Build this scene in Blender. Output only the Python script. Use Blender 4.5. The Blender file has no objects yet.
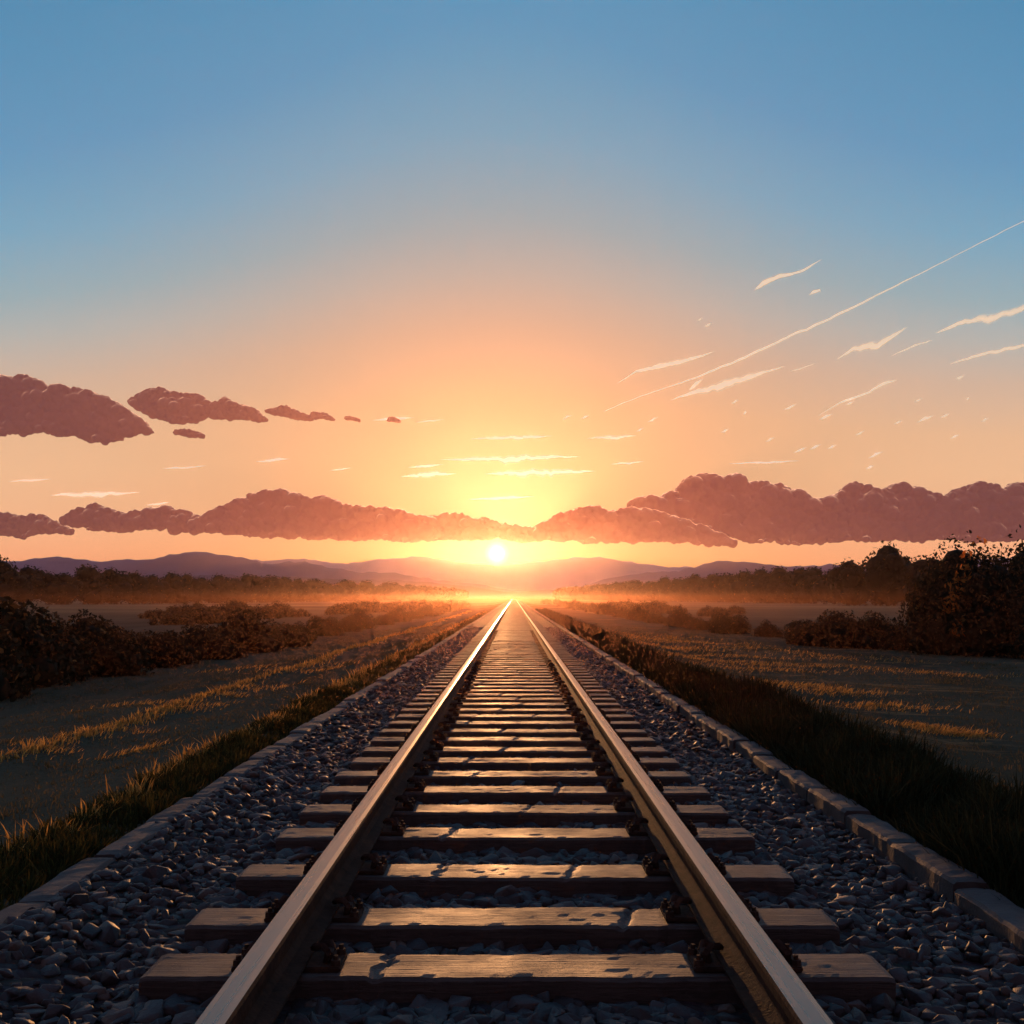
import bpy, bmesh, math, random
import numpy as np
from mathutils import Vector, noise as mnoise

S = bpy.context.scene
C = S.collection
R = math.radians
rng = np.random.default_rng(11)
random.seed(11)

# ------------------------------------------------------------------ render settings
S.render.engine = 'CYCLES'
S.view_settings.view_transform = 'Standard'
S.view_settings.look = 'None'
S.view_settings.exposure = 0
S.view_settings.gamma = 1
cy = S.cycles
cy.use_denoising = True
cy.use_adaptive_sampling = True; cy.adaptive_threshold = .03; cy.adaptive_min_samples = 16
try:
    cy.denoiser = 'OPENIMAGEDENOISE'
except Exception:
    pass
cy.max_bounces = 5; cy.diffuse_bounces = 2; cy.glossy_bounces = 2; cy.transmission_bounces = 3
cy.transparent_max_bounces = 12; cy.volume_bounces = 0
cy.sample_clamp_indirect = 4.0
cy.caustics_reflective = False; cy.caustics_refractive = False

CAM_Z = 1.24
F = 1030.0
HOR = 597.0
VX = 514.0
SUN_AZ = math.atan((497 - VX) / F)
SUN_EL = math.atan((HOR - 553.5) / F)

# ------------------------------------------------------------------ node helpers
def new_mat(name):
    m = bpy.data.materials.new(name); m.use_nodes = True
    nt = m.node_tree; nt.nodes.clear()
    out = nt.nodes.new('ShaderNodeOutputMaterial')
    return m, nt, out
def N(nt, t, **kw):
    n = nt.nodes.new(t)
    for k, v in kw.items():
        if k.startswith('i_'):
            n.inputs[k[2:].replace('_', ' ')].default_value = v
        else:
            setattr(n, k, v)
    return n
def ramp(nt, stops, interp='LINEAR'):
    r = nt.nodes.new('ShaderNodeValToRGB')
    cr = r.color_ramp; cr.interpolation = interp
    while len(cr.elements) < len(stops): cr.elements.new(0.5)
    for e, (p, c) in zip(cr.elements, stops):
        e.position = p; e.color = (*c, 1) if len(c) == 3 else c
    return r
def lin(h):
    h = h.lstrip('#'); o = []
    for k in (0, 2, 4):
        v = int(h[k:k+2], 16) / 255
        o.append(v / 12.92 if v <= .04045 else ((v + .055) / 1.055) ** 2.4)
    return tuple(o)
def mix(nt, fac, a, b, typ='MIX'):
    m = nt.nodes.new('ShaderNodeMix'); m.data_type = 'RGBA'; m.blend_type = typ
    def s(idx, v):
        if hasattr(v, 'is_linked') or hasattr(v, 'links'): nt.links.new(v, m.inputs[idx])
        elif isinstance(v, (int, float)): m.inputs[idx].default_value = v
        else: m.inputs[idx].default_value = (*v, 1) if len(v) == 3 else v
    s(0, fac); s(6, a); s(7, b)
    return m.outputs[2]
def math_(nt, op, a, b=None, c=None, clamp=False):
    m = nt.nodes.new('ShaderNodeMath'); m.operation = op; m.use_clamp = clamp
    for i, v in enumerate((a, b, c)):
        if v is None: continue
        if hasattr(v, 'links'): nt.links.new(v, m.inputs[i])
        else: m.inputs[i].default_value = v
    return m.outputs[0]
def noise(nt, vec, scale, detail=4, rough=.55, dist=0):
    n = N(nt, 'ShaderNodeTexNoise'); n.inputs['Scale'].default_value = scale
    n.inputs['Detail'].default_value = detail; n.inputs['Roughness'].default_value = rough
    n.inputs['Distortion'].default_value = dist
    if vec is not None: nt.links.new(vec, n.inputs['Vector'])
    return n
def mapping(nt, vec, scale=(1,1,1), rot=(0,0,0)):
    m = N(nt, 'ShaderNodeMapping'); m.inputs['Scale'].default_value = scale; m.inputs['Rotation'].default_value = rot
    nt.links.new(vec, m.inputs['Vector']); return m.outputs[0]
def bump(nt, h, strength=.5, dist=.02, nrm=None):
    b = N(nt, 'ShaderNodeBump'); b.inputs['Strength'].default_value = strength; b.inputs['Distance'].default_value = dist
    nt.links.new(h, b.inputs['Height'])
    if nrm is not None: nt.links.new(nrm, b.inputs['Normal'])
    return b.outputs[0]
def principled(nt, out, col, rough, metal=0, spec=.5, nrm=None):
    p = N(nt, 'ShaderNodeBsdfPrincipled')
    for k, v in (('Base Color', col), ('Roughness', rough), ('Metallic', metal), ('Specular IOR Level', spec)):
        if hasattr(v, 'links'): nt.links.new(v, p.inputs[k])
        elif isinstance(v, tuple): p.inputs[k].default_value = (*v, 1)
        else: p.inputs[k].default_value = v
    if nrm is not None: nt.links.new(nrm, p.inputs['Normal'])
    if out is not None: nt.links.new(p.outputs[0], out.inputs[0])
    return p
def wpos(nt):
    return N(nt, 'ShaderNodeNewGeometry').outputs['Position']

# ------------------------------------------------------------------ world
W = bpy.data.worlds.new('World'); S.world = W; W.use_nodes = True
nt = W.node_tree; nt.nodes.clear()
wo = nt.nodes.new('ShaderNodeOutputWorld')
tc = N(nt, 'ShaderNodeTexCoord')
sep = N(nt, 'ShaderNodeSeparateXYZ'); nt.links.new(tc.outputs['Generated'], sep.inputs[0])
X, Y, Z = sep.outputs
sd = (math.sin(SUN_AZ) * math.cos(SUN_EL), math.cos(SUN_AZ) * math.cos(SUN_EL), math.sin(SUN_EL))
az = math_(nt, 'ARCTAN2', X, Y)
az = math_(nt, 'SUBTRACT', az, SUN_AZ)
g = math_(nt, 'DIVIDE', az, .40)
g = math_(nt, 'EXPONENT', math_(nt, 'MULTIPLY', math_(nt, 'MULTIPLY', g, g), -1.0))
fac = math_(nt, 'MULTIPLY_ADD', g, -.50, 1.50)
t = math_(nt, 'MULTIPLY', Z, fac)
sky = ramp(nt, [
    (0.00, lin('#f09470')), (0.045, lin('#f3a27c')), (0.09, lin('#f3b28a')), (0.145, lin('#efb88f')),
    (0.19, lin('#e9b68f')), (0.25, lin('#d0b09a')), (0.30, lin('#aeb0ac')), (0.345, lin('#8baab4')),
    (0.41, lin('#69a2be')), (0.49, lin('#4f93bb')), (0.70, lin('#3f82aa')), (1.0, lin('#34709c'))])
nt.links.new(t, sky.inputs[0])
# the half of the sky away from the sun is a dim blue mauve
back = N(nt, 'ShaderNodeMapRange'); back.inputs['From Min'].default_value = .45; back.inputs['From Max'].default_value = -.4
back.clamp = True; nt.links.new(Y, back.inputs[0])
base = mix(nt, back.outputs[0], sky.outputs[0], (.140, .108, .150))
dot = N(nt, 'ShaderNodeVectorMath', operation='DOT_PRODUCT'); nt.links.new(tc.outputs['Generated'], dot.inputs[0]); dot.inputs[1].default_value = sd
th = math_(nt, 'SQRT', math_(nt, 'MULTIPLY', math_(nt, 'MAXIMUM', math_(nt, 'SUBTRACT', 1.0, dot.outputs['Value']), 0.0), 2.0))
def glow(width, col, strength):
    e = math_(nt, 'EXPONENT', math_(nt, 'DIVIDE', th, -width))
    e = math_(nt, 'MULTIPLY', e, strength)
    return mix(nt, 1.0, (0, 0, 0), mix(nt, 1.0, col, e, 'MULTIPLY'), 'ADD')
def addc(a, b): return mix(nt, 1.0, a, b, 'ADD')
q_ = math_(nt, 'DIVIDE', th, .30)
dim = math_(nt, 'MULTIPLY_ADD', math_(nt, 'EXPONENT', math_(nt, 'MULTIPLY', math_(nt, 'MULTIPLY', q_, q_), -1.0)), -.52, 1.0)
base = mix(nt, 1.0, base, dim, 'MULTIPLY')
tot = addc(base, glow(.035, (1.0, .70, .42), .30))
tot = addc(tot, glow(.15, (1.0, .50, .25), .05))
disc = N(nt, 'ShaderNodeMapRange'); disc.inputs['From Min'].default_value = .014; disc.inputs['From Max'].default_value = .0005; disc.interpolation_type = 'SMOOTHERSTEP'
nt.links.new(th, disc.inputs[0])
tot = addc(tot, mix(nt, disc.outputs[0], (0, 0, 0), (1.6, 1.35, .9)))
bg = N(nt, 'ShaderNodeBackground'); nt.links.new(tot, bg.inputs[0]); bg.inputs[1].default_value = 1.0
nish = N(nt, 'ShaderNodeTexSky', sky_type='NISHITA'); nish.sun_disc = False; nish.sun_elevation = SUN_EL; nish.sun_rotation = SUN_AZ
bg2 = N(nt, 'ShaderNodeBackground'); nt.links.new(nish.outputs[0], bg2.inputs[0]); bg2.inputs[1].default_value = .01
ad = N(nt, 'ShaderNodeAddShader'); nt.links.new(bg.outputs[0], ad.inputs[0]); nt.links.new(bg2.outputs[0], ad.inputs[1])
nt.links.new(ad.outputs[0], wo.inputs[0])

# ------------------------------------------------------------------ sun and camera
sl = bpy.data.lights.new('sun', 'SUN'); sl.energy = 2.7; sl.angle = R(.5); sl.color = (1, .44, .16)
so = bpy.data.objects.new('sun', sl); C.objects.link(so)
so.rotation_euler = Vector(sd).to_track_quat('Z', 'Y').to_euler(); so.location = (0, 0, 30)
cd = bpy.data.cameras.new('camera'); cam = bpy.data.objects.new('camera', cd); C.objects.link(cam)
cam.location = (0, 0, CAM_Z); cam.rotation_euler = (R(90), 0, 0)
cd.sensor_width = 36; cd.lens = 36 * F / 1024; cd.shift_y = (HOR - 512) / 1024; cd.shift_x = -(VX - 512) / 1024
cd.clip_start = .05; cd.clip_end = 30000
S.camera = cam

# ------------------------------------------------------------------ object helpers
def link(o, parent=None):
    C.objects.link(o)
    if parent is not None: o.parent = parent
    return o
def mesh_np(name, V, Fs, mats, smooth=False, midx=None, seam=None):
    """V (n,3); Fs list of arrays (m,k) of polygons"""
    me = bpy.data.meshes.new(name)
    V = np.asarray(V, dtype=np.float32)
    loops = np.concatenate([f.reshape(-1) for f in Fs]).astype(np.int32)
    tot = np.concatenate([np.full(len(f), f.shape[1], np.int32) for f in Fs])
    start = np.concatenate([[0], np.cumsum(tot)[:-1]]).astype(np.int32)
    me.vertices.add(len(V)); me.vertices.foreach_set('co', V.reshape(-1))
    me.loops.add(len(loops)); me.loops.foreach_set('vertex_index', loops)
    me.polygons.add(len(tot)); me.polygons.foreach_set('loop_start', start)
    if midx is not None: me.polygons.foreach_set('material_index', np.asarray(midx, np.int32))
    me.update(calc_edges=True); me.validate()
    if smooth: me.polygons.foreach_set('use_smooth', np.ones(len(me.polygons), bool))
    for m in (mats if isinstance(mats, (list, tuple)) else [mats]): me.materials.append(m)
    return me
def bm_mesh(name, bm, mat, smooth=False):
    me = bpy.data.meshes.new(name); bm.to_mesh(me); bm.free()
    me.materials.append(mat)
    if smooth:
        me.polygons.foreach_set('use_smooth', np.ones(len(me.polygons), bool))
    return me
def obj(name, me, parent=None, loc=None):
    o = bpy.data.objects.new(name, me)
    link(o, parent)
    if loc is not None: o.location = loc
    return o
def tag(o, label=None, cat=None, group=None, kind=None):
    if label: o['label'] = label
    if cat: o['category'] = cat
    if group: o['group'] = group
    if kind: o['kind'] = kind
    return o
def empty(name, loc, rz=0, **kw):
    o = bpy.data.objects.new(name, None); link(o); o.location = loc; o.rotation_euler = (0, 0, rz)
    o.empty_display_size = .2
    return tag(o, **kw)
def copy_tree(o, parent=None):
    c = o.copy(); C.objects.link(c); c.parent = parent
    for ch in list(o.children): copy_tree(ch, c)
    return c
def fbm(x, y, z=0.0, o=4):
    return mnoise.fractal(Vector((x, y, z)), 1.0, 2.0, o)
ORD = ['first', 'second', 'third', 'fourth', 'fifth', 'sixth', 'seventh', 'eighth', 'ninth', 'tenth', 'eleventh', 'twelfth']

# ------------------------------------------------------------------ materials
def mat_ballast():
    m, nt, out = new_mat('ballast_bed')
    p = wpos(nt)
    vo = N(nt, 'ShaderNodeTexVoronoi'); vo.inputs['Scale'].default_value = 17; nt.links.new(p, vo.inputs['Vector'])
    n2 = noise(nt, p, 3, 5)
    col = ramp(nt, [(.3, (.032, .025, .028)), (.7, (.060, .047, .050))]); nt.links.new(n2.outputs[0], col.inputs[0])
    c = mix(nt, .45, col.outputs[0], vo.outputs['Color'], 'MULTIPLY')
    c = mix(nt, .6, col.outputs[0], c)
    h = math_(nt, 'SUBTRACT', 1.0, vo.outputs['Distance'])
    b = bump(nt, h, .9, .05)
    b = bump(nt, noise(nt, p, 60, 4).outputs[0], .4, .01, b)
    principled(nt, out, c, .8, spec=.15, nrm=b)
    return m
def mat_stone():
    m, nt, out = new_mat('ballast_stone')
    geo = N(nt, 'ShaderNodeNewGeometry')
    col = ramp(nt, [(0, (.028, .020, .023)), (.5, (.052, .037, .041)), (.88, (.072, .052, .053)), (1, (.15, .090, .07))])
    nt.links.new(geo.outputs['Random Per Island'], col.inputs[0])
    n = noise(nt, geo.outputs['Position'], 30, 5)
    c = mix(nt, n.outputs[0], mix(nt, 1, col.outputs[0], (.55, .55, .6), 'MULTIPLY'), col.outputs[0])
    b = bump(nt, noise(nt, geo.outputs['Position'], 90, 4).outputs[0], .35, .01)
    principled(nt, out, c, .6, spec=.4, nrm=b)
    return m
def mat_wood():
    m, nt, out = new_mat('weathered_timber')
    tc = N(nt, 'ShaderNodeTexCoord'); oi = N(nt, 'ShaderNodeObjectInfo')
    off = N(nt, 'ShaderNodeVectorMath', operation='ADD'); nt.links.new(tc.outputs['Object'], off.inputs[0])
    sc = N(nt, 'ShaderNodeVectorMath', operation='SCALE'); sc.inputs[0].default_value = (13, 7, 5); nt.links.new(oi.outputs['Random'], sc.inputs['Scale'])
    nt.links.new(sc.outputs[0], off.inputs[1])
    v = mapping(nt, off.outputs[0], (1.2, 26, 26))
    n1 = noise(nt, v, 3, 8, .65, .6)
    n2 = noise(nt, off.outputs[0], 4, 5)
    col = ramp(nt, [(.25, (.040, .027, .026)), (.5, (.082, .056, .050)), (.75, (.125, .088, .077))]); nt.links.new(n1.outputs[0], col.inputs[0])
    c = mix(nt, n2.outputs[0], col.outputs[0], mix(nt, 1, col.outputs[0], (.5, .47, .5), 'MULTIPLY'))
    rr = ramp(nt, [(.3, (.52,)*3), (.7, (.75,)*3)]); nt.links.new(n2.outputs[0], rr.inputs[0])
    b = bump(nt, n1.outputs[0], .55, .012)
    b = bump(nt, n2.outputs[0], .3, .02, b)
    principled(nt, out, c, rr.outputs[0], spec=.42, nrm=b)
    return m
def mat_polish():
    m, nt, out = new_mat('polished_rail_steel')
    p = wpos(nt)
    v = mapping(nt, p, (60, .7, 60))
    n = noise(nt, v, 2, 6)
    c = ramp(nt, [(.3, (.21, .155, .13)), (.7, (.27, .205, .175))]); nt.links.new(n.outputs[0], c.inputs[0])
    rr = ramp(nt, [(.3, (.24,)*3), (.7, (.40,)*3)]); nt.links.new(n.outputs[0], rr.inputs[0])
    principled(nt, out, c.outputs[0], rr.outputs[0], metal=1, nrm=bump(nt, n.outputs[0], .05, .002))
    return m
def mat_rust(name='rusty_steel', dark=1.0):
    m, nt, out = new_mat(name)
    p = wpos(nt)
    n = noise(nt, p, 14, 7, .65)
    c = ramp(nt, [(.3, (.018*dark, .011*dark, .010*dark)), (.6, (.055*dark, .028*dark, .020*dark)), (.8, (.11*dark, .050*dark, .030*dark))]); nt.links.new(n.outputs[0], c.inputs[0])
    principled(nt, out, c.outputs[0], .8, metal=0, spec=.08, nrm=bump(nt, noise(nt, p, 70, 4).outputs[0], .4, .006))
    return m
def mat_kerb():
    m, nt, out = new_mat('kerb_concrete')
    geo = N(nt, 'ShaderNodeNewGeometry'); oi = N(nt, 'ShaderNodeObjectInfo')
    n = noise(nt, geo.outputs['Position'], 5, 7, .6)
    c = ramp(nt, [(.3, (.048, .038, .040)), (.7, (.098, .078, .076))]); nt.links.new(n.outputs[0], c.inputs[0])
    d = mix(nt, oi.outputs['Random'], (.65, .65, .7), (1, 1, 1))
    cc = mix(nt, 1, c.outputs[0], d, 'MULTIPLY')
    b = bump(nt, noise(nt, geo.outputs['Position'], 45, 6).outputs[0], .4, .01)
    principled(nt, out, cc, .75, spec=.3, nrm=b)
    return m
def mat_field():
    m, nt, out = new_mat('meadow_ground')
    p = wpos(nt)
    sx = N(nt, 'ShaderNodeSeparateXYZ'); nt.links.new(p, sx.inputs[0])
    n1 = noise(nt, mapping(nt, p, (.35, .08, .35), (0, 0, .35)), 1, 5, .6, .5)
    n2 = noise(nt, p, 7, 7, .7)
    col = ramp(nt, [(.32, (.062, .066, .048)), (.5, (.098, .100, .074)), (.62, (.12, .118, .085)), (.75, (.17, .145, .095))]); nt.links.new(n1.outputs[0], col.inputs[0])
    c = mix(nt, math_(nt, 'MULTIPLY', n2.outputs[0], .8), col.outputs[0], (.05, .047, .03))
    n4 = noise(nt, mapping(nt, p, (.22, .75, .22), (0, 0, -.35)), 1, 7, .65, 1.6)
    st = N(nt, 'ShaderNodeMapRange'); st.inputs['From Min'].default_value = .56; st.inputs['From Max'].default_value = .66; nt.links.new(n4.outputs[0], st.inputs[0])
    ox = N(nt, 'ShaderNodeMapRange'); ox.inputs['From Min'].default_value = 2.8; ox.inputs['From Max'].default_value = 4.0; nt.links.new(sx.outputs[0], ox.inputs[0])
    c = mix(nt, math_(nt, 'MULTIPLY', st.outputs[0], math_(nt, 'MULTIPLY', ox.outputs[0], .8)), c, (.30, .18, .085))  # sunlit streaks on the right slope painted into the ground colour
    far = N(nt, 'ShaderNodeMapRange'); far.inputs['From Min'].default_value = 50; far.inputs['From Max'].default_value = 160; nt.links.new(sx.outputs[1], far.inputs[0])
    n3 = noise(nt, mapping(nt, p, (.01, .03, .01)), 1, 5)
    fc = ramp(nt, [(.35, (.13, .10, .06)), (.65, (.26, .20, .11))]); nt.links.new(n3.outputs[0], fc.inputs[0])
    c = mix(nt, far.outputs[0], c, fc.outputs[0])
    b = bump(nt, n2.outputs[0], .8, .06)
    principled(nt, out, c, .95, spec=0.0, nrm=b)
    return m
def mat_leaf(name, stops, trans=.5, tcol=(1.6, 1.1, .5)):
    m, nt, out = new_mat(name)
    geo = N(nt, 'ShaderNodeNewGeometry')
    col = ramp(nt, stops); nt.links.new(geo.outputs['Random Per Island'], col.inputs[0])
    d = N(nt, 'ShaderNodeBsdfDiffuse'); nt.links.new(col.outputs[0], d.inputs[0])
    tr = N(nt, 'ShaderNodeBsdfTranslucent'); nt.links.new(mix(nt, 1, col.outputs[0], tcol, 'MULTIPLY'), tr.inputs[0])
    ms = N(nt, 'ShaderNodeMixShader'); ms.inputs[0].default_value = trans
    nt.links.new(d.outputs[0], ms.inputs[1]); nt.links.new(tr.outputs[0], ms.inputs[2])
    nt.links.new(ms.outputs[0], out.inputs[0])
    return m
def mat_flat(name, col, var=.3, scale=.5, rough=.9):
    m, nt, out = new_mat(name)
    n = noise(nt, wpos(nt), scale, 6, .6)
    c = mix(nt, n.outputs[0], tuple(v * (1 - var) for v in col), tuple(v * (1 + var) for v in col))
    principled(nt, out, c, rough, spec=.1, nrm=bump(nt, n.outputs[0], .5, 1 / max(scale, .01) * .02))
    return m

M_BALLAST = mat_ballast(); M_STONE = mat_stone(); M_WOOD = mat_wood(); M_POL = mat_polish()
M_RUST = mat_rust(); M_RUST2 = mat_rust('rusty_fastening_iron', 1.3); M_KERB = mat_kerb(); M_FIELD = mat_field()
M_BLADE = mat_leaf('dark_grass_blades', [(0, (.022, .027, .014)), (.6, (.045, .050, .024)), (1, (.09, .08, .035))], .4)
M_BLADE2 = mat_leaf('meadow_grass_blades', [(0, (.062, .066, .046)), (.7, (.098, .098, .068)), (1, (.14, .12, .075))], .3)
M_VERGE = mat_leaf('shaded_verge_grass_blades', [(0, (.014, .020, .012)), (.7, (.027, .037, .021)), (1, (.045, .050, .026))], .12)  # verge shade painted in as darker green
M_LIT_GRASS = mat_leaf('sun_painted_grass', [(0, (.22, .14, .055)), (.5, (.36, .23, .09)), (1, (.5, .34, .14))], .6, (1.3, 1.0, .6))  # low sun on the crests painted in as gold blade colour
M_LEAF = mat_leaf('dark_bush_leaves', [(0, (.018, .020, .012)), (.6, (.030, .031, .022)), (.93, (.046, .041, .027)), (1, (.22, .12, .045))], .12)  # bright end of the ramp: odd leaves painted orange as if sunlit
M_LEAF2 = mat_leaf('hazy_scrub_leaves', [(0, (.045, .040, .028)), (.8, (.09, .072, .045)), (1, (.22, .15, .07))], .22)  # distance haze painted in as paler leaves
M_CORE = mat_flat('shade_painted_core', (.014, .014, .009), .4, 3)  # solid filler core, painted dark as the shade inside the leaves
M_BARK = mat_flat('dark_bark', (.05, .036, .026), .4, 6)

# ------------------------------------------------------------------ terrain
def zprof(x):
    a = abs(x)
    if a < 1.99: return -.24
    L = x < 0
    if L: pts = [(1.99, -.24), (2.04, -.07), (2.5, -.05), (3.0, -.14), (4.2, -.33), (4.7, -.29), (5.4, -.42), (8, -.58), (12, -.6), (40, -.6)]
    else: pts = [(1.99, -.24), (2.04, -.07), (2.9, -.03), (3.6, -.16), (5.0, -.30), (7.5, -.36), (10, -.5), (15, -.6), (40, -.6)]
    for (a0, z0), (a1, z1) in zip(pts, pts[1:]):
        if a <= a1:
            t = (a - a0) / (a1 - a0); t = t * t * (3 - 2 * t); return z0 + (z1 - z0) * t
    return -.6
def gz(x, y):
    z = zprof(x)
    a = abs(x)
    if a > 2.1:
        k = min(1, (a - 2.1) / 2.0)
        z += k * (.05 * fbm(x * .5, y * .25, 3) + .10 * min(1, a / 12) * fbm(x * .12 + 9, y * .06, 1))
    return z
xs = [0, .8, 1.6, 1.99, 2.04, 2.2, 2.4, 2.6, 2.8, 3, 3.2, 3.4, 3.7, 4, 4.3, 4.6, 4.9, 5.3, 5.7, 6.2, 6.8, 7.5, 8.3, 9.2, 10.2, 11.4, 13, 15, 17.5, 20, 24, 29, 35, 45, 60, 80, 110, 150, 210, 300, 450, 700, 1050, 1440]
xs = np.array([-v for v in xs[:0:-1]] + xs)
ys = [-12.0]
while ys[-1] < 1930: ys.append(ys[-1] + max(.3, .035 * abs(ys[-1] - 1)))
ys = np.array(ys)
V = np.array([(x, y, gz(x, y)) for y in ys for x in xs])
nx = len(xs)
idx = np.array([(j * nx + i, j * nx + i + 1, (j + 1) * nx + i + 1, (j + 1) * nx + i) for j in range(len(ys) - 1) for i in range(nx - 1)])
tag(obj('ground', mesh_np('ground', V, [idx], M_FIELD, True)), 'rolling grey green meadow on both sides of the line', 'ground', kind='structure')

# ballast bed
bx = np.linspace(-2.0, 2.0, 61)
by = [-4.0]
while by[-1] < 1150: by.append(by[-1] + (.06 if by[-1] < 8 and by[-1] > 1.5 else max(.3, .04 * abs(by[-1]))))
def bz(x, y):
    z = -.095 + (.012 * math.cos(x * 1.2)) + (.07 * min(1, max(0, (-x - 1.45) / .4)))
    if 1.0 < y < 14: z += .018 * fbm(x * 3, y * 3, 5)
    return z
V = np.array([(x, y, bz(x, y)) for y in by for x in bx])
nx = len(bx)
idx = np.array([(j * nx + i, j * nx + i + 1, (j + 1) * nx + i + 1, (j + 1) * nx + i) for j in range(len(by) - 1) for i in range(nx - 1)])
tag(obj('ballast_ground', mesh_np('ballast_ground', V, [idx], M_BALLAST, True)), 'dark bed of crushed grey ballast under the track', 'ballast', kind='structure')

# ------------------------------------------------------------------ sleepers (positions first: the stones avoid them)
fr = [2.78, 3.48, 4.00, 4.67, 5.42, 6.04, 6.64, 7.25, 7.85, 8.44, 9.02]   # centre positions
while len(fr) < 300: fr.append(fr[-1] + .59 + random.uniform(-.012, .012))
SLEEP_END = fr[-1]
SL_W, SL_L, SL_H = .235, 2.47, .20

def ico(sub):
    bm = bmesh.new(); bmesh.ops.create_icosphere(bm, subdivisions=sub, radius=1)
    v = np.array([x.co[:] for x in bm.verts]); f = np.array([[q.index for q in p.verts] for p in bm.faces]); bm.free()
    return v, f
def rock(npts, seed):
    """crushed stone: the convex hull of a few random points, edges slightly worn"""
    r = np.random.default_rng(seed)
    p = r.normal(size=(npts, 3)); p /= np.linalg.norm(p, axis=1)[:, None]
    p *= r.uniform(.75, 1.15, (npts, 1)) * r.uniform(.9, 1.5, 3)
    bm = bmesh.new()
    for q in p: bm.verts.new(q)
    h = bmesh.ops.convex_hull(bm, input=bm.verts)
    bmesh.ops.delete(bm, geom=[g for g in h['geom_interior'] if isinstance(g, bmesh.types.BMVert)], context='VERTS')
    if npts > 12:
        bmesh.ops.bevel(bm, geom=list(bm.edges), offset=.05, segments=1, affect='EDGES')
    bmesh.ops.triangulate(bm, faces=bm.faces)
    bm.verts.index_update()
    v = np.array([x.co[:] for x in bm.verts]); f = np.array([[q.index for q in t.verts] for t in bm.faces]); bm.free()
    return v, f
ROCK2 = [rock(15, k) for k in range(14)]
ROCK1 = [rock(10, 50 + k) for k in range(8)]
def scatter_rocks(pts, sizes, templ, flat=.62):
    Vs, Fs, off = [], [], 0
    for (x, y, z), s in zip(pts, sizes):
        v, f = templ[rng.integers(len(templ))]
        a = rng.uniform(0, 6.28); b = rng.normal(0, .35)
        ca, sa, cb, sb = math.cos(a), math.sin(a), math.cos(b), math.sin(b)
        sc = s * np.array([rng.uniform(.8, 1.3), rng.uniform(.7, 1.1), flat * rng.uniform(.8, 1.3)])
        q = v * sc
        q = np.stack([q[:, 0], q[:, 1] * cb - q[:, 2] * sb, q[:, 1] * sb + q[:, 2] * cb], 1)
        q = np.stack([q[:, 0] * ca - q[:, 1] * sa, q[:, 0] * sa + q[:, 1] * ca, q[:, 2]], 1) + (x, y, z)
        Vs.append(q); Fs.append(f + off); off += len(v)
    return np.concatenate(Vs), [np.concatenate(Fs)]
frA = np.array(fr)
def stone_points(y0, y1, dens, dens_sh, smin, smax):
    pts, sz = [], []
    n = int((y1 - y0) * 3.9 * dens)
    for _ in range(n):
        x = rng.uniform(-1.93, 1.93); y = rng.uniform(y0, y1)
        s = rng.uniform(smin, smax)
        inner = abs(x) < 1.28
        if not inner and rng.random() > dens_sh * (1.5 if abs(x) < 1.45 else .9): continue
        if inner and np.min(np.abs(frA - y)) < SL_W / 2 + s * .25: continue
        if .70 < abs(x) < .83: continue
        s2 = s if inner else s * rng.uniform(.45, .95)
        pts.append((x, y, -.095 + (.07 * min(1, max(0, (-x - 1.45) / .4))) + s2 * (rng.uniform(.0, .28) if inner else rng.uniform(-.12, .12)))); sz.append(s2)
    return pts, sz
P1, Z1 = stone_points(1.6, 8.5, 520, .95, .028, .060)
V1, F1 = scatter_rocks(P1, Z1, ROCK2)
P2, Z2 = stone_points(8.5, 45, 230, .75, .032, .062)
V2, F2 = scatter_rocks(P2, Z2, ROCK1)
nst = len(V1)
o = obj('ballast_gravel', mesh_np('ballast_gravel', np.concatenate([V1, V2]), [np.concatenate([F1[0], F2[0] + nst])], M_STONE))
tag(o, 'loose grey and purple ballast stones strewn between and beside the sleepers', 'gravel', kind='stuff')

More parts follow.
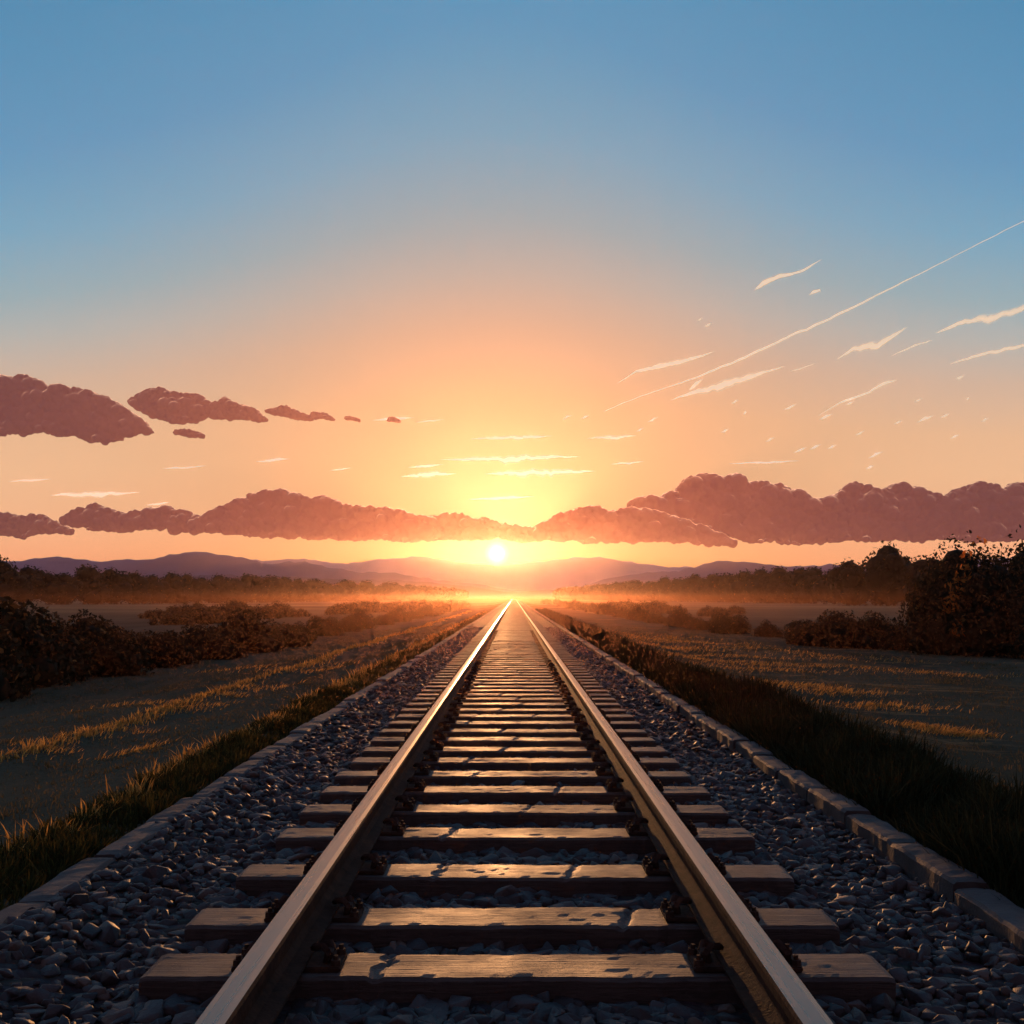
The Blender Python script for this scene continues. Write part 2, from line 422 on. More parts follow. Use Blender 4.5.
def sleeper_mesh(seed, fine):
    r = random.Random(seed)
    nx, ny = (130, 8) if fine else (10, 2)
    bm = bmesh.new()
    cr = r.uniform(-.6, .5); cr2 = cr + r.uniform(.35, .8)
    cd1 = r.choice((.016, .012, .006)); cd2 = r.choice((0, 0, .010))
    grid = []
    cs = (.012 if fine else .0)
    rows = [(-SL_W/2, -SL_H), (-SL_W/2, -.05), (-SL_W/2, -.012), (-SL_W/2 + .010, 0)] + \
           [(-SL_W/2 + .010 + (SL_W - .02) * k / ny, 0) for k in range(1, ny)] + \
           [(SL_W/2 - .010, 0), (SL_W/2, -.012), (SL_W/2, -SL_H)]
    for i in range(nx + 1):
        x = -SL_L/2 + SL_L * i / nx
        row = []
        for (y, z) in rows:
            dx = dy = dz = 0
            if fine:
                dy = .006 * fbm(x * 3 + seed, y * 10, 2) + (.007 * fbm(x * 14 + seed, 4, 1) if z > -.06 else 0)
                edge = 1 if abs(y) > SL_W/2 - .03 and z > -.02 else .4
                dz = .003 * fbm(x * 2 + seed, y * 6, 8) - edge * max(0, fbm(x * 13 + seed, y * 24, 5)) * .0035
                for c, dd in ((cr, cd1), (cr2, cd2)):
                    q = abs(x - c - y * .25 - .02 * fbm(y * 18, seed, c))
                    if q < .022 and z > -.06: dz -= dd * (1 - q / .022); 
                if z > -.02 and x > cr: dz -= .003
                if i in (0, nx): dz -= .006
            row.append(bm.verts.new((x, y + dy, z + dz)))
        grid.append(row)
    for i in range(nx):
        for j in range(len(rows) - 1):
            bm.faces.new((grid[i][j], grid[i+1][j], grid[i+1][j+1], grid[i][j+1]))
    for g, rev in ((grid[0], True), (grid[-1], False)):
        bm.faces.new(g if not rev else g[::-1])
    bmesh.ops.recalc_face_normals(bm, faces=bm.faces)
    return bm_mesh('sleeper', bm, M_WOOD)
def box_bm(bm, cx, cy_, cz, sx, sy, sz, bev=0.0, rot=0):
    r = bmesh.ops.create_cube(bm, size=1)
    vs = r['verts']
    for v in vs:
        v.co = Vector((v.co.x * sx, v.co.y * sy, v.co.z * sz))
        if rot:
            c, s = math.cos(rot), math.sin(rot); v.co = Vector((v.co.x * c - v.co.z * s, v.co.y, v.co.x * s + v.co.z * c))
        v.co += Vector((cx, cy_, cz))
    if bev:
        es = list({e for v in vs for e in v.link_edges})
        bmesh.ops.bevel(bm, geom=es, offset=bev, segments=2, affect='EDGES')
def plate_mesh():
    bm = bmesh.new(); box_bm(bm, 0, 0, 0, .36, .16, .018, .004)
    return bm_mesh('tie_plate', bm, M_RUST2)
def clip_mesh(s):
    bm = bmesh.new()
    # bent spring bar: from the shoulder of the plate up and over the rail foot
    pts = [(.125, -.035, .01), (.135, -.045, .045), (.115, -.03, .062), (.085, -.01, .055), (.072, .018, .04), (.095, .045, .035), (.13, .04, .05), (.145, .01, .03)]
    prev = None
    for p in pts:
        ring = []
        for k in range(6):
            a = k * math.pi / 3
            ring.append(bm.verts.new((s * (p[0] + .010 * math.cos(a)), p[1] + .006 * math.sin(a), p[2] + .010 * math.sin(a))))
        if prev:
            for k in range(6): bm.faces.new((prev[k], prev[(k+1) % 6], ring[(k+1) % 6], ring[k]))
        prev = ring
    box_bm(bm, s * .135, 0, .022, .035, .07, .035, .006)
    bmesh.ops.recalc_face_normals(bm, faces=bm.faces)
    return bm_mesh('rail_clip', bm, M_RUST2, False)
def bolt_mesh():
    bm = bmesh.new()
    bmesh.ops.create_cone(bm, segments=6, radius1=.019, radius2=.017, depth=.022, cap_ends=True)
    bmesh.ops.create_cone(bm, segments=12, radius1=.009, radius2=.008, depth=.05, cap_ends=True)
    return bm_mesh('bolt', bm, M_RUST2)
PLATE, CLIP = plate_mesh(), {1: clip_mesh(1), -1: clip_mesh(-1)}
BOLT = bolt_mesh()
COARSE = [sleeper_mesh(900 + k, False) for k in range(4)]
MID = [sleeper_mesh(300 + k, True) for k in range(8)]
RX = .765
SDESC = ['weathered timber sleeper cut off by the bottom edge of the photo',
         'weathered timber sleeper, first whole one above the photo bottom, three cracked sections on top',
         'weathered timber sleeper with a split edge, second whole one above the photo bottom']
for k, y in enumerate(fr):
    if k < 12:
        me = sleeper_mesh(k, True)
        lab = SDESC[k] if k < 3 else 'weathered cracked timber sleeper, %s whole one above the photo bottom' % ORD[k - 1]
        grp = 'timber sleepers under the rails'
    else:
        me = MID[k % 8] if k < 45 else COARSE[k % 4]
        lab = 'narrow looking timber sleeper in the closely packed run toward the horizon'
        grp = 'distant timber sleepers under the rails'
    root = obj('sleeper', me, None, (random.uniform(-.012, .012), y, random.uniform(-.004, .003)))
    root.rotation_euler = (0, 0, random.uniform(-.006, .006))
    tag(root, lab, 'sleeper', grp)
    if k < 60:
        for s in (-1, 1):
            pl = obj('tie_plate', PLATE, root, (s * RX, 0, .0085))
            if k < 28:
                for q in (-1, 1):
                    obj('rail_clip', CLIP[q], pl, (0, 0, .002))
                    if k < 14:
                        for e in (-1, 1): obj('bolt', BOLT, pl, (q * .162, e * .055, .016))
# sleepers past the 300th
bm = bmesh.new(); y = SLEEP_END + .59
while y < 420:
    box_bm(bm, 0, y, -.1, SL_L, SL_W, .2); y += .59
tag(obj('far_sleepers', bm_mesh('far_sleepers', bm, M_WOOD)), 'run of tiny timber sleepers where the track meets the horizon', 'sleepers', 'distant timber sleepers under the rails', kind='stuff')

# ------------------------------------------------------------------ rails
def rail(xc, label):
    z0 = .0195
    root = empty('rail', (xc, 0, 0), label=label, cat='rail', group='steel rails of the track')
    head = [(-.034, .118), (-.041, .128), (-.043, .157), (-.038, .167), (-.020, .1705), (.020, .1705), (.038, .167), (.043, .157), (.041, .128), (.034, .118)]
    web = [(-.078, z0), (-.078, z0 + .010), (-.030, z0 + .022), (-.012, z0 + .040), (-.012, .108), (-.031, .1225), (.031, .1225), (.012, .108), (.012, z0 + .040), (.030, z0 + .022), (.078, z0 + .010), (.078, z0)]
    ysr = [-4.0]
    while ysr[-1] < 1100: ysr.append(ysr[-1] + max(.5, .08 * abs(ysr[-1])))
    def sweep(prof, closed=True):
        bm = bmesh.new(); prev = None
        for y in ysr:
            ring = [bm.verts.new((a, y, z)) for a, z in prof]
            if prev:
                for k in range(len(prof)): bm.faces.new((prev[k], prev[(k+1) % len(prof)], ring[(k+1) % len(prof)], ring[k]))
            else: first = ring
            prev = ring
        bm.faces.new(first); bm.faces.new(prev[::-1])
        bmesh.ops.recalc_face_normals(bm, faces=bm.faces); return bm
    me = bm_mesh('rail_head', sweep(head), M_RUST)
    me.materials.append(M_POL)
    for p in me.polygons:
        if p.normal.z > .6: p.material_index = 1
    obj('rail_head', me, root)
    obj('rail_web', bm_mesh('rail_web', sweep(web), M_RUST), root)
rail(-RX, 'left steel rail with polished top gleaming gold and blue')
rail(RX, 'right steel rail with polished top and rusty foot')

# ------------------------------------------------------------------ kerb stones
def kerb_mesh(seed, L, fine):
    r = random.Random(seed)
    bm = bmesh.new()
    n = 12 if fine else 2
    w = .165; prof = [(-w/2, -.2), (-w/2, -.06), (-w/2, -.014), (-w/2 + .014, 0), (0, .003), (w/2 - .014, 0), (w/2, -.014), (w/2, -.06), (w/2, -.2)]
    g = []
    for i in range(n + 1):
        y = -L/2 + L * i / n
        end = .01 if i in (0, n) else 0
        g.append([bm.verts.new((x * (1 - end * 4) + (.007 * fbm(y * 5 + seed, x * 9, 2) if fine else 0), y + (.01 * fbm(x * 12, seed, z * 9) if fine else 0),
                                z - end * .7 + ((.007 * fbm(y * 6 + seed, x * 14, 7)) if fine and z > -.1 else 0))) for x, z in prof])
    for i in range(n):
        for j in range(len(prof) - 1): bm.faces.new((g[i][j], g[i+1][j], g[i+1][j+1], g[i][j+1]))
    bm.faces.new(g[0]); bm.faces.new(g[-1][::-1])
    bmesh.ops.recalc_face_normals(bm, faces=bm.faces)
    return bm_mesh('kerb_stone', bm, M_KERB)
KL = .74
KF = [kerb_mesh(20 + k, KL - .022, True) for k in range(9)]
KC = [kerb_mesh(80, KL - .022, False)]
for s, side in ((-1, 'left'), (1, 'right')):
    y = 2.4 + (.2 if s > 0 else 0)
    for k in range(150):
        me = KF[(k * 5 + (s > 0)) % 9] if k < 40 else KC[0]
        o = obj('kerb_stone', me, None, (s * (1.975 + random.uniform(-.014, .014)), y, random.uniform(-.014, .010)))
        o.rotation_euler = (random.uniform(-.012, .012), random.uniform(-.03, .03), random.uniform(-.018, .018) + (math.pi if k % 2 else 0))
        if s < 0:
            if 3 <= k < 9: lab = 'worn kerb stone, %s from the bottom in the row under the golden tipped verge' % ORD[k - 3]
            else: lab = 'small worn kerb stone in the long row under the golden tipped verge'
        else:
            if 3 <= k < 9: lab = 'thick kerb stone, %s from the bottom in the row under the tall dark verge' % ORD[k - 3]
            else: lab = 'small chipped kerb stone in the long row under the tall dark verge'
        tag(o, lab, 'kerb stone', 'kerb stones edging the ballast on the %s' % side)
        y += KL
    bm = bmesh.new()
    while y < 400:
        box_bm(bm, s * 1.975, y, -.1, .18, KL - .03, .2); y += KL
    tag(obj('far_kerb_stones', bm_mesh('far_kerb_stones', bm, M_KERB)), 'thin distant end of the %s kerb near the horizon' % side, 'kerb', 'kerb stones edging the ballast on the %s' % side, kind='stuff')

# ------------------------------------------------------------------ grass
def blades(bx_, by_, h, w, lean, az=None, curl=1.0):
    """arrays -> mesh arrays; each blade is three segments"""
    n = len(bx_)
    bz_ = np.array([gz(x, y) for x, y in zip(bx_, by_)]) - .01
    if az is None: az = rng.uniform(0, 2 * np.pi, n)
    dx, dy = np.cos(az), np.sin(az)
    fx = rng.uniform(0, np.pi, n); wx, wy = np.cos(fx) * w / 2, np.sin(fx) * w / 2
    out = []
    for t, ww in ((0, 1), (.45, .8), (.8, .45), (1, 0)):
        ox = dx * lean * h * t ** 1.8; oy = dy * lean * h * t ** 1.8; oz = h * (t - .25 * curl * lean * t * t)
        if t < 1:
            out.append(np.stack([bx_ + ox - wx * ww, by_ + oy - wy * ww, bz_ + oz], 1))
            out.append(np.stack([bx_ + ox + wx * ww, by_ + oy + wy * ww, bz_ + oz], 1))
        else: out.append(np.stack([bx_ + ox, by_ + oy, bz_ + oz], 1))
    V = np.stack(out, 1).reshape(-1, 3); b = np.arange(n) * 7
    q1 = np.stack([b, b+1, b+3, b+2], 1); q2 = np.stack([b+2, b+3, b+5, b+4], 1); t3 = np.stack([b+4, b+5, b+6], 1)
    return V, [np.concatenate([q1, q2]), t3]
def tufts(n, per, x0, x1, y0, y1, hmin, hmax, spread, falloff=1.7):
    """tuft centres thin out with distance; blade widths grow with it"""
    u = rng.random(n); cyy = y0 * (y1 / y0) ** (u ** (1 / falloff))
    cxx = rng.uniform(x0, x1, n)
    hh = rng.uniform(hmin, hmax, n) * np.array([1 + .75 * fbm(a_ * 1.6, b_ * 1.6, 9, 2) for a_, b_ in zip(cxx, cyy)])
    k = np.repeat(np.arange(n), per)
    a = rng.uniform(0, 2 * np.pi, len(k)); r = spread * np.sqrt(rng.random(len(k)))
    x = cxx[k] + r * np.cos(a); y = cyy[k] + r * np.sin(a)
    h = hh[k] * rng.uniform(.45, 1.1, len(k))
    w = .0075 + .00055 * cyy[k]
    lean = np.abs(rng.normal(.35, .3, len(k)))
    return x, y, h, w, lean, a + rng.normal(0, .5, len(k))
def cat(*ls): return [np.concatenate(z) for z in zip(*ls)]
def grass_obj(name, label, mat, arrs):
    V, Fs = blades(*arrs)
    tag(obj(name, mesh_np(name, V, Fs, mat)), label, 'grass', kind='stuff')
grass_obj('verge_grass', 'dark ragged strip of grass against the left kerb', M_BLADE,
    cat(tufts(1500, 16, -2.55, -2.10, 2.6, 14, .05, .12, .06, 1.3), tufts(1500, 10, -2.6, -2.1, 10, 90, .05, .12, .09, 1.3)))
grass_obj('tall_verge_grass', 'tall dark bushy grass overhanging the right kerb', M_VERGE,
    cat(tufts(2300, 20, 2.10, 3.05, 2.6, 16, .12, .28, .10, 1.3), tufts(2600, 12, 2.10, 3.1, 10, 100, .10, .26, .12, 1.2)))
grass_obj('meadow_grass', 'short grey green meadow grass over the banks', M_BLADE2,
    cat(tufts(9500, 8, -10, -2.5, 3.2, 55, .02, .055, .16, 1.35), tufts(10500, 8, 3.0, 13, 3.2, 55, .02, .055, .16, 1.35)))
def line_tufts(n, per, xf, y0, y1, hmin, hmax, sx, fall=1.2):
    a = list(tufts(n, per, 0, 1e-6, y0, y1, hmin, hmax, .05, fall))
    a[0] = a[0] + np.array([xf(y) for y in a[1]]) + rng.normal(0, sx, len(a[0])); return a
def patch(cx, cyv, rx, ry, n):
    x = cx + rng.normal(0, rx, n); y = cyv + rng.normal(0, ry, n)
    return x, y, rng.uniform(.03, .10, n), .006 + .0006 * y, np.abs(rng.normal(.8, .3, n)), rng.normal(.4, .5, n)
def fpx(px, py, drop=1.62):
    y = F * drop / (py - HOR); return (px - VX) / F * y, y
gilded = [line_tufts(420, 10, lambda y: -2.52 + .08 * math.sin(y * 1.3), 3.4, 90, .07, .16, .05),  # gold rows painted where sunlight would pick out the crests
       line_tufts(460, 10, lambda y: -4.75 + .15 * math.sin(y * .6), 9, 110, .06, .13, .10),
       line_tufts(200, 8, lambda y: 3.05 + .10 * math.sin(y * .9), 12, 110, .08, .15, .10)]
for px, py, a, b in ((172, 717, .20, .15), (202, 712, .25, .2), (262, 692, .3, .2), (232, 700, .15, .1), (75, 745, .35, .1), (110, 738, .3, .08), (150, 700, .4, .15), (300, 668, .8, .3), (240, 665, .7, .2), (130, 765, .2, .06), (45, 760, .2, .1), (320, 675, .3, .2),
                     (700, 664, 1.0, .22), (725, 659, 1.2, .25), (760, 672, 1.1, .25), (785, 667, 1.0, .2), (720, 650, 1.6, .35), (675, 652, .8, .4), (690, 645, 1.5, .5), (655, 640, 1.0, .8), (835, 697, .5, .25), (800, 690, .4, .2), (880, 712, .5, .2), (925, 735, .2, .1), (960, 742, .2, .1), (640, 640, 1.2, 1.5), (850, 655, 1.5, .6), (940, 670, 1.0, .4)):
    x, y = fpx(px, py); gilded.append(patch(x, y, a, b * 1.6, 150 if px < 512 else 420))
grass_obj('sun_gold_grass', 'lines and patches of grass coloured gold to stand for low sunlight', M_LIT_GRASS, cat(*gilded))

# ------------------------------------------------------------------ bushes and trees
def leaf_cloud(lobes, n, size, inner=.78, flat_bottom=None):
    """quads on and just inside the surface of a union of lobes"""
    lob = np.array(lobes); w = lob[:, 3] ** 2; k = rng.choice(len(lob), n, p=w / w.sum())
    d = rng.normal(size=(n, 3)); d /= np.linalg.norm(d, axis=1)[:, None]
    r = lob[k, 3] * (inner + (1.10 - inner) * rng.random(n) ** .6) * (1 + .13 * np.sin(d[:, 0] * 7 + k) * np.cos(d[:, 2] * 6 + k))
    p = lob[k, :3] + d * r[:, None]
    if flat_bottom is not None: 
        m = p[:, 2] > flat_bottom; p = p[m]; d = d[m]
    n = len(p)
    a = rng.normal(size=(n, 3)) ; a -= d * (np.sum(a * d, 1) * .5)[:, None]; a /= np.linalg.norm(a, axis=1)[:, None]
    b = np.cross(a, rng.normal(size=(n, 3))); b /= np.linalg.norm(b, axis=1)[:, None]
    s = size * rng.uniform(.6, 1.4, n)[:, None]
    V = np.stack([p - a * s, p - b * s * .5, p + a * s, p + b * s * .5], 1).reshape(-1, 3)
    i = np.arange(n) * 4
    return V, [np.stack([i, i+1, i+2, i+3], 1)]
def core_mesh(lobes, shrink, name, mat, sub=2):
    v, f = ico(sub); Vs, Fs = [], []
    for k, (x, y, z, r) in enumerate(lobes):
        q = v * r * shrink * (1 + .12 * np.sin(v[:, :1] * 5 + k) * np.cos(v[:, 2:] * 5)) + (x, y, z)
        Vs.append(q); Fs.append(f + k * len(v))
    return np.concatenate(Vs), np.concatenate(Fs)
def foliage(name, lobes, n, size, mat, shrink=.62, fb=None):
    V, (Q,) = leaf_cloud(lobes, n, size, flat_bottom=fb)
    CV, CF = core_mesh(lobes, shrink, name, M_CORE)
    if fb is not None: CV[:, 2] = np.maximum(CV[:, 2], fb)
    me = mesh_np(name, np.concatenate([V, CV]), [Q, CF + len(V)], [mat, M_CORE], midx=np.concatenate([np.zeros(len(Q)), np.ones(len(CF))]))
    return me
def limbs(name, segs):
    bm = bmesh.new()
    for (a, b, r0, r1) in segs:
        a, b = Vector(a), Vector(b); d = (b - a); q = d.to_track_quat('Z', 'Y'); pr = None
        for t in (0, .5, 1):
            r = r0 + (r1 - r0) * t; c = a + d * t
            ring = [bm.verts.new(c + q @ Vector((r * math.cos(k * math.pi / 4), r * math.sin(k * math.pi / 4), 0))) for k in range(8)]
            if pr:
                for k in range(8): bm.faces.new((pr[k], pr[(k+1) % 8], ring[(k+1) % 8], ring[k]))
            pr = ring
    return bm_mesh(name, bm, M_BARK, True)
def bush_lobes(w, d, h, n, seed):
    r = random.Random(seed); L = []
    for k in range(n):
        x = r.uniform(-1, 1); y = r.uniform(-1, 1)
        if x * x + y * y > 1: x *= .6; y *= .6
        rad = h * r.uniform(.24, .36)
        top = h * (1 - .55 * (x * x + y * y)) * r.uniform(.72, 1.0)
        L.append((x * (w/2 - rad * .7), y * (d/2 - rad * .6), max(rad * .55, top - rad), rad))
        if top > h * .55: L.append((x * (w/2 - rad) , y * (d/2 - rad), h * .28, rad * 1.1))
    return L
def make_bush(w, d, h, nl, n, size, seed, mat=None):
    L = bush_lobes(w, d, h, nl, seed)
    root = empty('bush', (0, 0, 0))
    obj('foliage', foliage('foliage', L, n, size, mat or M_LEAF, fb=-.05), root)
    r = random.Random(seed)
    obj('stem', limbs('stem', [((r.uniform(-.1, .1) * w, r.uniform(-.1, .1) * d, -.1), (l[0] * .7, l[1] * .7, l[2]), .03 * h, .012 * h) for l in L[:7]]), root)
    return root
def place(proto, first, x, y, rz, s, label, cat_, group, z=None):
    o = proto if first else copy_tree(proto)
    o.location = (x, y, (gz(x, y) if z is None else z) - .03); o.rotation_euler = (0, 0, rz); o.scale = (s, s, s) if not isinstance(s, tuple) else s
    for k in ('label', 'category', 'group'):
        pass
    return tag(o, label, cat_, group)

# near row of dark bushes, left of the line (drawn out toward the horizon)
PB = [make_bush(2.6, 2.0, 1.25, 15, 9500, .046, 31 + k) for k in range(5)]
used = [False] * 5
lrow = [(-10.4, 18.8, 1.5), (-11.6, 20.5, 2.2), (-10.4, 21.6, 1.4), (-9.9, 24.0, 1.15), (-12.4, 24.6, 1.8), (-11.6, 27.6, 1.2), (-9.3, 27.0, .95), (-9.0, 30.0, .95), (-8.9, 34, 1.2), (-8.5, 38.0, .9),
        (-8.9, 42.5, .7), (-8.9, 48, .95), (-8.8, 54, .7), (-8.9, 59, .95), (-8.6, 67, .7), (-8.4, 75, .95), (-8.2, 85, .75), (-8.2, 96, 1.0), (-8.1, 110, .8), (-8, 125, 1.05), (-8, 143, .9), (-8, 165, 1.0),
        (-14.5, 27, 1.6), (-15.8, 31.5, 1.3), (-13.2, 33, 1.15), (-14.8, 22.4, 1.4)]
LBL = ['broad dark bush cut by the left edge of the photo', 'tall round bush with sunlit leaf tips near the left edge', 'dense dark bush, second from the left edge in the front row', 'dense dark bush, third from the left edge in the front row',
       'high rounded bush rising behind the front row near the left edge', 'domed bush with orange rim behind the front row of bushes', 'small low dark bush, fourth in the front row left of the line', 'small low dark bush, fifth in the front row left of the line',
       'dark bush with lumpy top after the gap in the row left of the line', 'dark bush just past the gap, its crown split in two']
for i, (x, y, s) in enumerate(lrow):
    k = i % 5
    lab = LBL[i] if i < 10 else ('small dark bush in the row left of the line shrinking toward the horizon' if i < 22 else 'dusky bush in the back rank behind the dark bushes on the left')
    place(PB[k], not used[k], x, y, random.uniform(0, 6.28), s, lab, 'bush', 'dark bushes left of the line' if i < 10 else ('far dark bushes left of the line' if i < 22 else 'back rank bushes on the left')); used[k] = True
# right row
rrow = [(10.7, 43.5, .62), (9.9, 47.5, .95), (9.7, 54, .62), (9.5, 59, .9), (9.2, 66, .7), (8.9, 74, .95), (8.7, 84, .7), (8.5, 95, 1.0), (8.3, 109, .8), (8.2, 125, 1.0), (8.1, 144, .9), (8.0, 168, 1.0)]
for i, (x, y, s) in enumerate(rrow):
    lab = ['low pointed bush at the near end of the small row right of the line', 'dark bush next to the low pointed one in the row right of the line'][i] if i < 2 else 'small dark bush in the row right of the line shrinking toward the horizon'
    place(PB[i % 5], False, x, y, random.uniform(0, 6.28), s, lab, 'bush', 'dark bushes right of the line')
# round bushes in front of the big one, right
for i, (px, y, h) in enumerate(((812, 37, .95), (842, 36.2, 1.15), (872, 36.6, 1.08), (893, 35.5, .9))):
    x = (px - VX) / F * y
    place(PB[(i + 1) % 5], False, x, y, i * 1.7, h, ['small round bush at the open end of the clump under the big shrub', 'rounded bush with bright rim, second in the clump under the big shrub', 'rounded bush, third in the clump under the big shrub', 'low bush tucked against the foot of the big shrub'][i], 'bush', 'round bushes beside the big shrub')
# the big shrub mass on the right
big = make_bush(4.6, 3.6, 3.7, 26, 30000, .062, 77); place(big, True, 15.0, 33.5, .4, (1.0, 1.0, 1.22), 'huge dark shrub with glowing orange leaves on its track side', 'shrub', None)
big2 = make_bush(5.0, 4.0, 4.1, 24, 26000, .065, 78); place(big2, True, 18.2, 34.5, 1.4, (1.0, 1.0, 1.36), 'huge dark shrub cut by the right edge of the photo', 'shrub', None)
b3 = make_bush(4.0, 3.0, 2.0, 16, 13000, .058, 79); place(b3, True, 16.2, 31.8, 2.0, 1.0, 'lower dark shrub spreading in front of the huge one at the right edge', 'shrub', None)
# leaves on the big shrub with sunlight painted into their orange, as in the photo: part of the shrub
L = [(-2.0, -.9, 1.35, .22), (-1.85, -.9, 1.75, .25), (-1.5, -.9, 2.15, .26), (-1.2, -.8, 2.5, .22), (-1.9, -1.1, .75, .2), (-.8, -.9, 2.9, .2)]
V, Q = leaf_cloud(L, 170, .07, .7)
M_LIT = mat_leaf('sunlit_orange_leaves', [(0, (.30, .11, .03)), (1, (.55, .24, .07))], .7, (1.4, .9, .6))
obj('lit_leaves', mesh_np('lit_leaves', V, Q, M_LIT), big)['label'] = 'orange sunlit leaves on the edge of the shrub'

# hazy scrub rows in the fields
PS = [make_bush(4.5, 3.5, 1.7, 12, 1500, .12, 131 + k, M_LEAF2) for k in range(4)]
i = 0
for s in (-1, 1):
    for (px0, px1, y0, y1, n) in ((175, 440, 66, 150, 12), (150, 300, 88, 120, 6), (360, 480, 120, 260, 9)):
        for q in range(n):
            t = (q + random.uniform(-.3, .3)) / n
            px = px0 + (px1 - px0) * t; y = y0 + (y1 - y0) * max(t, 0) ** 1.3
            if s > 0: px = 1028 - px - 15
            if px > 752: continue
            x = (px - VX) / F * y
            place(PS[i % 4], i < 4, x, y, random.uniform(0, 6.28), random.uniform(.5, 1.15), 'pale hazy scrub bush out in the %s field' % ('left' if s < 0 else 'right'), 'bush', 'hazy scrub in the %s field' % ('left' if s < 0 else 'right'))
            i += 1
# far tree lines
def make_tree(h, w, seed, n=1700, leaf=.26):
    r = random.Random(seed); L = []
    for k in range(13):
        a = r.uniform(0, 6.28); rr = r.uniform(0, 1) ** .6 * w * .32; z = h * r.uniform(.22, .78)
        rad = w * r.uniform(.17, .26)
        L.append((rr * math.cos(a), rr * math.sin(a), z, rad))
    L.append((0, 0, h * .84, w * .2))
    root = empty('tree', (0, 0, 0))
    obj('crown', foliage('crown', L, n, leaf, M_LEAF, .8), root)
    obj('trunk', limbs('trunk', [((0, 0, -.3), (r.uniform(-.3, .3), r.uniform(-.3, .3), h * .5), .035 * h, .018 * h)] + [((0, 0, h * (.2 + .05 * q)), L[q][:3], .014 * h, .005 * h) for q in range(5)]), root)
    return root
PT = [make_tree(7.5, 8.5, 200 + k) for k in range(5)]
cnt = 0
def treeline(pts, step, label, group, rows=2):
    global cnt
    for row in range(rows):
        for (x0, y0, h0), (x1, y1, h1) in zip(pts, pts[1:]):
            L = math.hypot(x1 - x0, y1 - y0); n = max(1, int(L / (step * max(1, (y0 + y1) / 480))))
            for q in range(n):
                t = (q + random.uniform(-.3, .3)) / n
                x = x0 + (x1 - x0) * t; y = y0 + (y1 - y0) * t + row * 9 + random.uniform(-2, 2); h = h0 + (h1 - h0) * t
                s = h / 7.5 * random.uniform(.95, 1.28)
                place(PT[cnt % 5], cnt < 5, x, y, random.uniform(0, 6.28), (s * 1.15, s * 1.15, s), label, 'tree', group, z=-.6); cnt += 1
treeline([(-150, 232, 9.5), (-116, 240, 8.0), (-100, 262, 6.8), (-86, 330, 7.0), (-70, 450, 7.0), (-55, 640, 7), (-42, 900, 7.5)], 6.5, 'dark round topped tree in the low treeline beyond the longer bush row', 'trees of the left treeline')
treeline([(160, 250, 9.5), (104, 260, 9), (84, 275, 8.4), (74, 330, 8), (58, 430, 7.5), (46, 600, 7), (38, 900, 7.5)], 6.5, 'dark round topped tree in the treeline that runs toward the tall domed tree', 'trees of the right treeline')
for j, (x, y, s, lab) in enumerate(((-122, 240, 1.55, 'tall dark tree ending the left treeline at the photo edge'),
        (78, 215, 1.65, 'tall dark tree with domed crown standing above the right treeline'), (84, 222, 1.35, 'dark tree with lower shoulder beside the tall domed one'),
        (71.5, 220, 1.25, 'stepped dark tree at the track side of the tall domed one'), (92, 226, 1.35, 'broad dark tree partly hidden by the huge shrub'))):
    place(PT[j % 5], False, x, y, j * 1.3, s, lab, 'tree', None, z=-.6)

# ------------------------------------------------------------------ mountains
def ridge(name, pts, D, depth, col, label, base=-5, jag=1.0):
    """one mountain range: crest height from a profile, ridged slopes falling toward the camera and away"""
    px = np.array([p[0] for p in pts], float); py = np.array([p[1] for p in pts], float)
    n = 300; X_ = np.linspace(px[0], px[-1], n); H = np.interp(X_, px, py)
    # smooth the polyline a little and add crags
    ker = np.ones(3) / 3; H = np.convolve(np.pad(H, 1, 'edge'), ker, 'valid') + np.array([2.4 * abs(fbm(q * .035, D * .1, 1)) - 1.0 + 1.3 * fbm(q * .12, D * .1, 4, 3) for q in X_])
    rows = 26; V = []
    for j in range(rows):
        t = j / (rows - 1); v = 2 * t - 1
        for i in range(n):
            x = (X_[i] - VX) / F * D; h = (HOR - H[i]) / F * D
            pr = max(0, 1 - abs(v)) ** 1.15
            zz = h * pr
            rid = abs(fbm(x / 70, v * 2.4 + D, 2, 5)); zz -= rid * h * .55 * (1 - pr) * jag * min(1, pr * 4)
            zz += fbm(x / 16, v * 9, 4, 3) * h * .02 * (pr > 0)
            V.append((x, D + v * depth + 12 * fbm(x / 100, 7, D), base + zz + (CAM_Z - base) * min(1, pr * 3)))
    idx = np.array([(j * n + i, j * n + i + 1, (j + 1) * n + i + 1, (j + 1) * n + i) for j in range(rows - 1) for i in range(n - 1)])
    m = mat_flat(name + '_haze_tint', col, .35, .01)  # distance haze painted into the slope colour
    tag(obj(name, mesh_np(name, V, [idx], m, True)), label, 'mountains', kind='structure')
ridge('far_mountains', [(-300, 562), (-100, 556), (30, 561), (55, 556), (100, 560), (160, 563), (240, 556), (262, 560), (300, 557), (345, 563), (375, 559), (422, 555), (440, 557.5), (465, 562), (500, 565), (530, 561), (560, 558), (590, 554.5), (615, 559), (672, 567), (730, 563), (800, 566), (860, 570), (940, 560), (1100, 552), (1300, 560)], 1760, 150, (.62, .40, .46), 'farthest pale pink mountain range under the sun')
